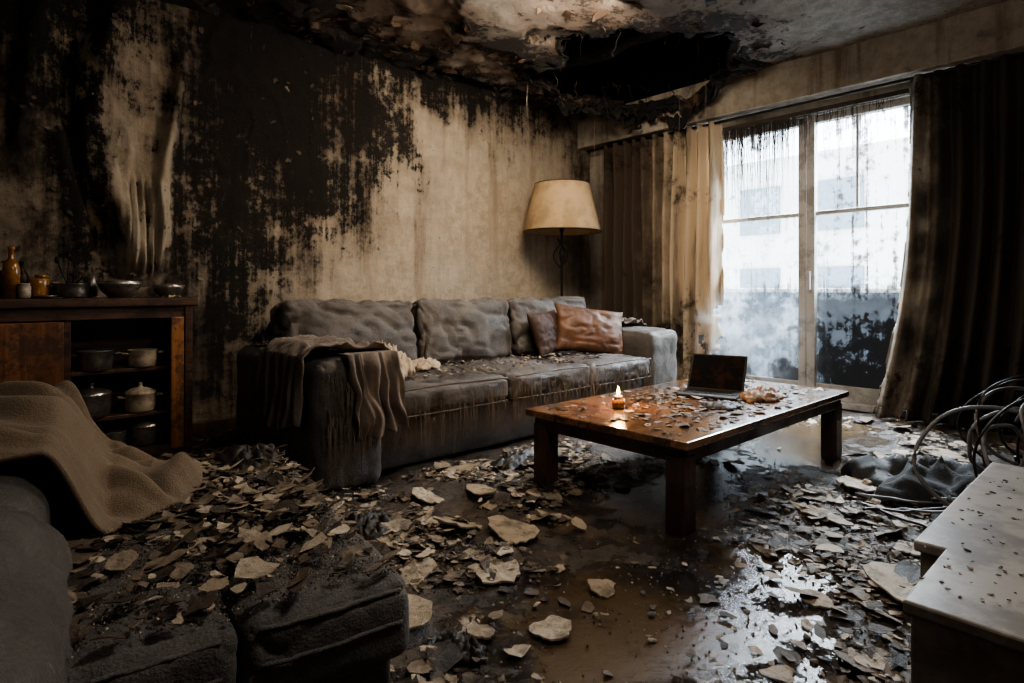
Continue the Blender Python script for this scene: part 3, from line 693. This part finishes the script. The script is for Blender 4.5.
# ------------------------------------------------------------------ OTTOMAN / chaise (turned slightly)
CA=math.radians(-9); CP=Vector((.62,1.0,0)); CR=Matrix.Rotation(CA,3,'Z')
def turn(o): o.location=CP-CR@CP; o.rotation_euler=(0,0,CA); return o
def tinv(x,y): q=CR.transposed()@(Vector((x,y,0))-CP)+CP; return q.x,q.y
e=turn(empty('chaise_lounge')); F=M['chaise']
rbox('base',-.12,.605,1.0,2.0,.02,.31,F,e,.02,18,(0,.005,0),.004)
rbox('seat_cushion_1',.329,.64,.975,2.05,.29,.445,F,e,.034,44,(.004,.008,.018),.005,4,.007,seed=3)
rbox('seat_cushion_2',.02,.330,.975,2.05,.29,.445,F,e,.034,44,(.004,.008,.018),.005,4,.007,seed=4)
rbox('back_cushion',-.24,.085,.66,1.42,.10,.62,F,e,.13,30,(.02,.02,.02),.010,4,.012,seed=7)
rbox('backrest',-.34,.04,1.30,2.08,.02,.63,F,e,.08,22,(.01,.01,.01),.008,5)
m=MB()
for (xa,xb_) in ((.340,.632),(.03,.322)):
    for zz in (.372,.428): m.tube([(xa+.02+(xb_-xa-.04)*t,.972-.006*math.sin(t*3.14)+(.010 if zz>.4 else 0),zz+.003*ns(t*8,xa)) for t in [i/16 for i in range(17)]],.004,6)
m.obj('front_piping',F,e)
def bmask(u,v): return math.hypot((u-.47)/.56,(v-.5)/.52)+.16*ns(u*4,v*4,2)
def bl(u,v):
    y=1.44+.78*v+.08*ns(u*2,v*2,3)
    x=-.38+.72*u+.06*ns(v*2.5,u*1.5,6)
    zb=.642+(.462-.642)*smth(.03,.15,x)
    ed=smth(0,.30,1-bmask(u,v))
    w=ns(x*3,y*3,1)*1.0
    p=(x*.45+y*.9)+.16*ns(x*4,y*4,4)
    f=.050*abs(math.sin(p*13+2.6*ns(x*2.5,y*2.5,7)))**2.2+.022*abs(math.sin(p*31+3*ns(x*4,y*4,3)))**2+.02*ridge(x*3+w,y*3,2)**2
    drop=.0
    if y>2.08: drop=(y-2.08)*1.1
    return Vector((x,y,zb+f*(.10+.90*ed)+.012-drop))
turn(sheet('tan_blanket',bl,150,150,M['blanket'],None,.010,keep=lambda u,v: bmask(u,v)<1))
m=MB()
for _ in range(1700):
    x=R.uniform(.05,.61); y=R.uniform(1.0,2.03)
    if R.random()>(.22+.78*smth(1.1,1.6,y)): continue
    if x<.25 and y>1.5: continue
    flake(m,Vector((x,y,.466+R.uniform(0,.018))),R.uniform(.003,.012)+abs(R.gauss(0,.012)),rq(.22),n=9,th=.0015)
turn(m.obj('chaise_debris_flakes',M['flake'],None,False))
def grit(m,c,s):
    q=[(1,0,0),(-1,0,0),(0,1,0),(0,-1,0),(0,0,1),(0,0,-1)]
    m.add([Vector(p)*s*R.uniform(.6,1.2)+c for p in q],[(0,2,4),(2,1,4),(1,3,4),(3,0,4),(2,0,5),(1,2,5),(3,1,5),(0,3,5)])
m=MB()
for _ in range(9000): 
    x=R.uniform(.04,.61); y=R.uniform(1.0,2.03)
    zz=.445+.016*(1-((x-.329 if x>.329 else x-.02)/.155-1)**2)
    grit(m,Vector((x,y,zz+.003)),R.uniform(.0008,.0034))
turn(m.obj('chaise_grit',M['grit'],None,False))
turn(crumple('burnt_plastic_bag',.50,1.93,.45,.13,.16,.06,M['black'],21,36,k=8))
# ------------------------------------------------------------------ TV UNIT right
e=empty('media_cabinet')
bx('body',1.28,2.45,-.45,.315,.0,.405,M['cab'],e,.006); bx('top_panel',1.27,1.60,-.46,.325,.405,.43,M['cab'],e,.005)
bx('drawer_box',1.60,2.5,-.40,.375,.03,.405,M['cab'],e,.006); bx('drawer_top',1.59,2.51,-.46,.385,.405,.43,M['cab'],e,.005)
m=MB()
for _ in range(260):
    s=R.uniform(.0015,.006)*(2.6 if R.random()<.07 else 1); flake(m,Vector((R.uniform(1.3,2.45),R.uniform(-.1,.36),.433)),s,rq(.12),n=8,th=.0015)
m.obj('cabinet_ash_specks',M['chunk'],None,False)
m=MB()
for k in range(11):
    c=Vector((3.07+R.uniform(-.2,.3),.37+R.uniform(-.10,.08),.36+R.uniform(-.05,.12))); r_=R.uniform(.13,.26); ti=R.uniform(-.6,.6); yaw=R.uniform(-1.2,.2)
    a0=R.uniform(-.4,.8); pts=[]
    for i in range(36):
        a=a0+i/35*4.2
        p=Vector((r_*math.cos(a),0,r_*math.sin(a)*.9)); p=Matrix.Rotation(yaw,3,'Z')@Matrix.Rotation(ti,3,'X')@p
        q=c+p+Vector((.03*ns(i*.1,k),.05*ns(i*.1,k+9),0)); q.z=max(.03,q.z); pts.append(q)
    m.tube(pts,.005 if k%2 else .008,8,k%2)
for k in range(7):
    pts=[Vector((3.0+.3*math.sin(k)+.25*t*math.cos(k*1.3)+.05*ns(t*4,k),.42+.4*t+.1*ns(t*3,k+5)-.2*math.sin(k*2)*t,max(.03,.05+.30*(1-t)**2*math.sin(k+1)**2))) for t in [i/20 for i in range(21)]]
    m.tube(pts,.006,8,k%2)
m.obj('tangled_cables',[M['cable'],M['cable2']])
crumple('dark_rag_heap',3.45,.72,.0,.36,.50,.20,M['rag'],9,60,k=4.2,rot=.3)
crumple('dark_rag_heap',3.0,.45,.0,.34,.26,.20,M['rag'],19,50,k=4.2)
# ------------------------------------------------------------------ FLOOR DEBRIS
def blocked(x,y,g=0.0):
    for a,b_,c,d in ((1.19,4.43,2.70,3.9),(-.75,1.0,3.97,4.4),(1.26,2.52,-.5,.39)):
        if a-g<x<b_+g and c-g<y<d+g: return True
    tx,ty=tinv(x,y)
    return -.36-g<tx<.60+g and .65-g<ty<2.03+g
def dens(x,y):
    d=1-smth(-.15,.35,pud(x,y)+fb(x*1.5,y*1.5,3)*.35)
    d=.08+.92*d
    return d*(.40+1.1*max(-.38,fb(x*1.6,y*1.6,8)))
def samp():
    while True:
        t=R.random()
        if t<.60: x=R.uniform(.6,5.2); y=R.uniform(.2,4.4)
        elif t<.80: x=R.gauss(1.35,.6); y=R.gauss(2.0,.6)
        elif t<.88: x=R.gauss(1.95,.45); y=R.gauss(.55,.18)
        else: x=R.gauss(2.2,.8); y=R.gauss(2.40,.25)
        if x<-.5 or x>5.05 or y<.1 or y>4.38 or blocked(x,y,.02): continue
        if R.random()<dens(x,y): return x,y
m=MB()
for _ in range(8200):
    x,y=samp(); s=min(.11,.004+abs(R.gauss(0,.013))*(2.3 if R.random()<.20 else 1))
    if blocked(x,y,s): s=.012
    flake(m,Vector((x,y,fz(x,y)+.005+R.random()**3*.03+s*.08)),s,rq(.17),n=R.choice((9,10,11)),th=.0012,curl=1.1)
m.obj('plaster_debris_flakes',M['flake'],None,False)
def lump(m,c,s):
    bm=bmesh.new(); bmesh.ops.create_icosphere(bm,subdivisions=2,radius=1)
    sd=R.uniform(0,50); sx,sy,sz=R.uniform(.7,1.3),R.uniform(.6,1.1),R.uniform(.4,.75); rz=Matrix.Rotation(R.uniform(0,TAU),3,'Z')
    v=[]
    for q in bm.verts:
        p=q.co*(1+.45*ns(q.co.x*1.3+sd,q.co.y*1.3,q.co.z*1.3)+.2*ns(q.co.x*3+sd,q.co.y*3,q.co.z*3)); v.append(rz@Vector((p.x*sx,p.y*sy,p.z*sz))*s+c)
    f=[tuple(w.index for w in q.verts) for q in bm.faces]; bm.free(); m.add(v,f)
m=MB()
for _ in range(750):
    x,y=samp(); s=min(.045,.004+abs(R.gauss(0,.010)))
    if blocked(x,y,s+.01): continue
    lump(m,Vector((x,y,fz(x,y)+s*.4)),s)
m.obj('rubble_chunks',M['chunk'],None,False)
m=MB()
for _ in range(26000):
    x,y=samp(); 
    if R.random()<.05: x=R.uniform(.7,3.5); y=R.uniform(.3,1.6)
    if blocked(x,y): continue
    s=R.uniform(.0015,.006); grit(m,Vector((x,y,fz(x,y)+s*.5)),s)
m.obj('floor_grit',M['grit'],None,False)
m=MB()
for (x,y,s,t) in ((2.22,.55,.17,.03),(2.72,1.0,.13,.02),(1.08,1.32,.065,.1),(1.25,2.03,.10,.2),(1.45,2.15,.09,.15),(1.15,1.75,.11,.12),(3.3,1.03,.12,.05),(1.55,1.25,.05,.1),(1.6,2.35,.10,.25),(2.4,2.35,.10,.2),(1.35,1.55,.10,.1),(1.9,2.5,.10,.2),(.95,1.5,.08,.15),(1.15,2.45,.08,.2),(2.0,.75,.05,.1),(4.3,.9,.12,.1),(3.9,1.05,.10,.15),(2.6,.62,.08,.2),(1.05,2.35,.09,.2),(1.6,1.75,.12,.12),(1.02,1.02,.055,.15),(1.5,1.95,.11,.15),(1.8,2.2,.10,.12),(2.0,2.0,.08,.1),(1.25,1.2,.06,.1)):
    flake(m,Vector((x,y,fz(x,y)+.014+s*.08)),s,rq(t),n=22,th=.006,curl=.3,var=.26)
m.obj('fallen_plaster_slabs',M['slab'],None,False,.0)
crumple('charred_plastic_sheet',1.18,2.18,.0,.15,.14,.10,M['black'],31,40,k=7)
crumple('charred_plastic_sheet',.90,2.75,.0,.26,.34,.14,M['black'],33,44,k=7)
crumple('charred_plastic_sheet',1.0,1.30,.0,.08,.08,.05,M['black'],35,34,k=7)
crumple('charred_plastic_sheet',2.3,2.5,.0,.22,.12,.08,M['black'],37,40,k=7)
m=MB()
for _ in range(520):
    x=R.uniform(1.66,3.6); y=R.uniform(2.78,3.3)
    flake(m,Vector((x,y,.508)),R.uniform(.003,.014)*(2.0 if R.random()<.15 else 1),rq(.2),n=8,th=.0015)
m.obj('sofa_ash_flakes',M['flake'],None,False)
m=MB()
for (x,y,L) in ((4.75,3.95,1.3),(4.9,3.05,.5),(4.85,2.75,.45),(3.7,3.85,.4)):
    zt=cz(x,y)+.02; m.tube([(x+.01*ns(t*3,x),y+.01*ns(t*4,y),zt-L*t) for t in [i/10 for i in range(11)]],.0025,5)
m.obj('ceiling_drips',M['strand'],None,False)
# ------------------------------------------------------------------ LIGHT
w=bpy.data.worlds.new('overcast'); SC.world=w; w.use_nodes=True
bg=w.node_tree.nodes['Background']; bg.inputs[0].default_value=(.87,.94,1.0,1); bg.inputs[1].default_value=6.8
def area(name,loc,target,sx,sy,en,col):
    l=bpy.data.lights.new(name,'AREA'); l.shape='RECTANGLE'; l.size=sx; l.size_y=sy; l.energy=en; l.color=col
    o=bpy.data.objects.new(name,l); o.location=loc
    d=Vector(target)-Vector(loc); o.rotation_euler=d.to_track_quat('-Z','Y').to_euler(); return link(o)
area('daylight',(6.3,2.0,3.3),(3.6,2.3,.3),2.6,1.2,1150,(.90,.95,1.0))
area('overhead_fill_light',(2.8,2.4,2.8),(3.2,3.8,1.0),.8,.8,64,(1,.84,.66))  # added warm fill towards the back wall, not an actual fixture
l=bpy.data.lights.new('front_fill_light','POINT'); l.energy=36; l.color=(1,.90,.78); l.shadow_soft_size=.18  # added unseen point fill for the ceiling and chaise front
lo=bpy.data.objects.new('front_fill_light',l); lo.location=(1.15,.45,2.25); link(lo)
# ------------------------------------------------------------------ CAMERA
cd=bpy.data.cameras.new('camera'); co=bpy.data.objects.new('camera',cd); link(co)
cd.sensor_width=36; cd.lens=595/1024*36; cd.shift_y=-51.5/1024; cd.clip_start=.02
co.location=(0,0,1.0); co.rotation_euler=(math.radians(90),0,math.radians(47.6-90))
SC.camera=co
SC.view_settings.view_transform='AgX'
try: SC.view_settings.look='AgX - Medium High Contrast'
except Exception: pass
SC.view_settings.exposure=0.6
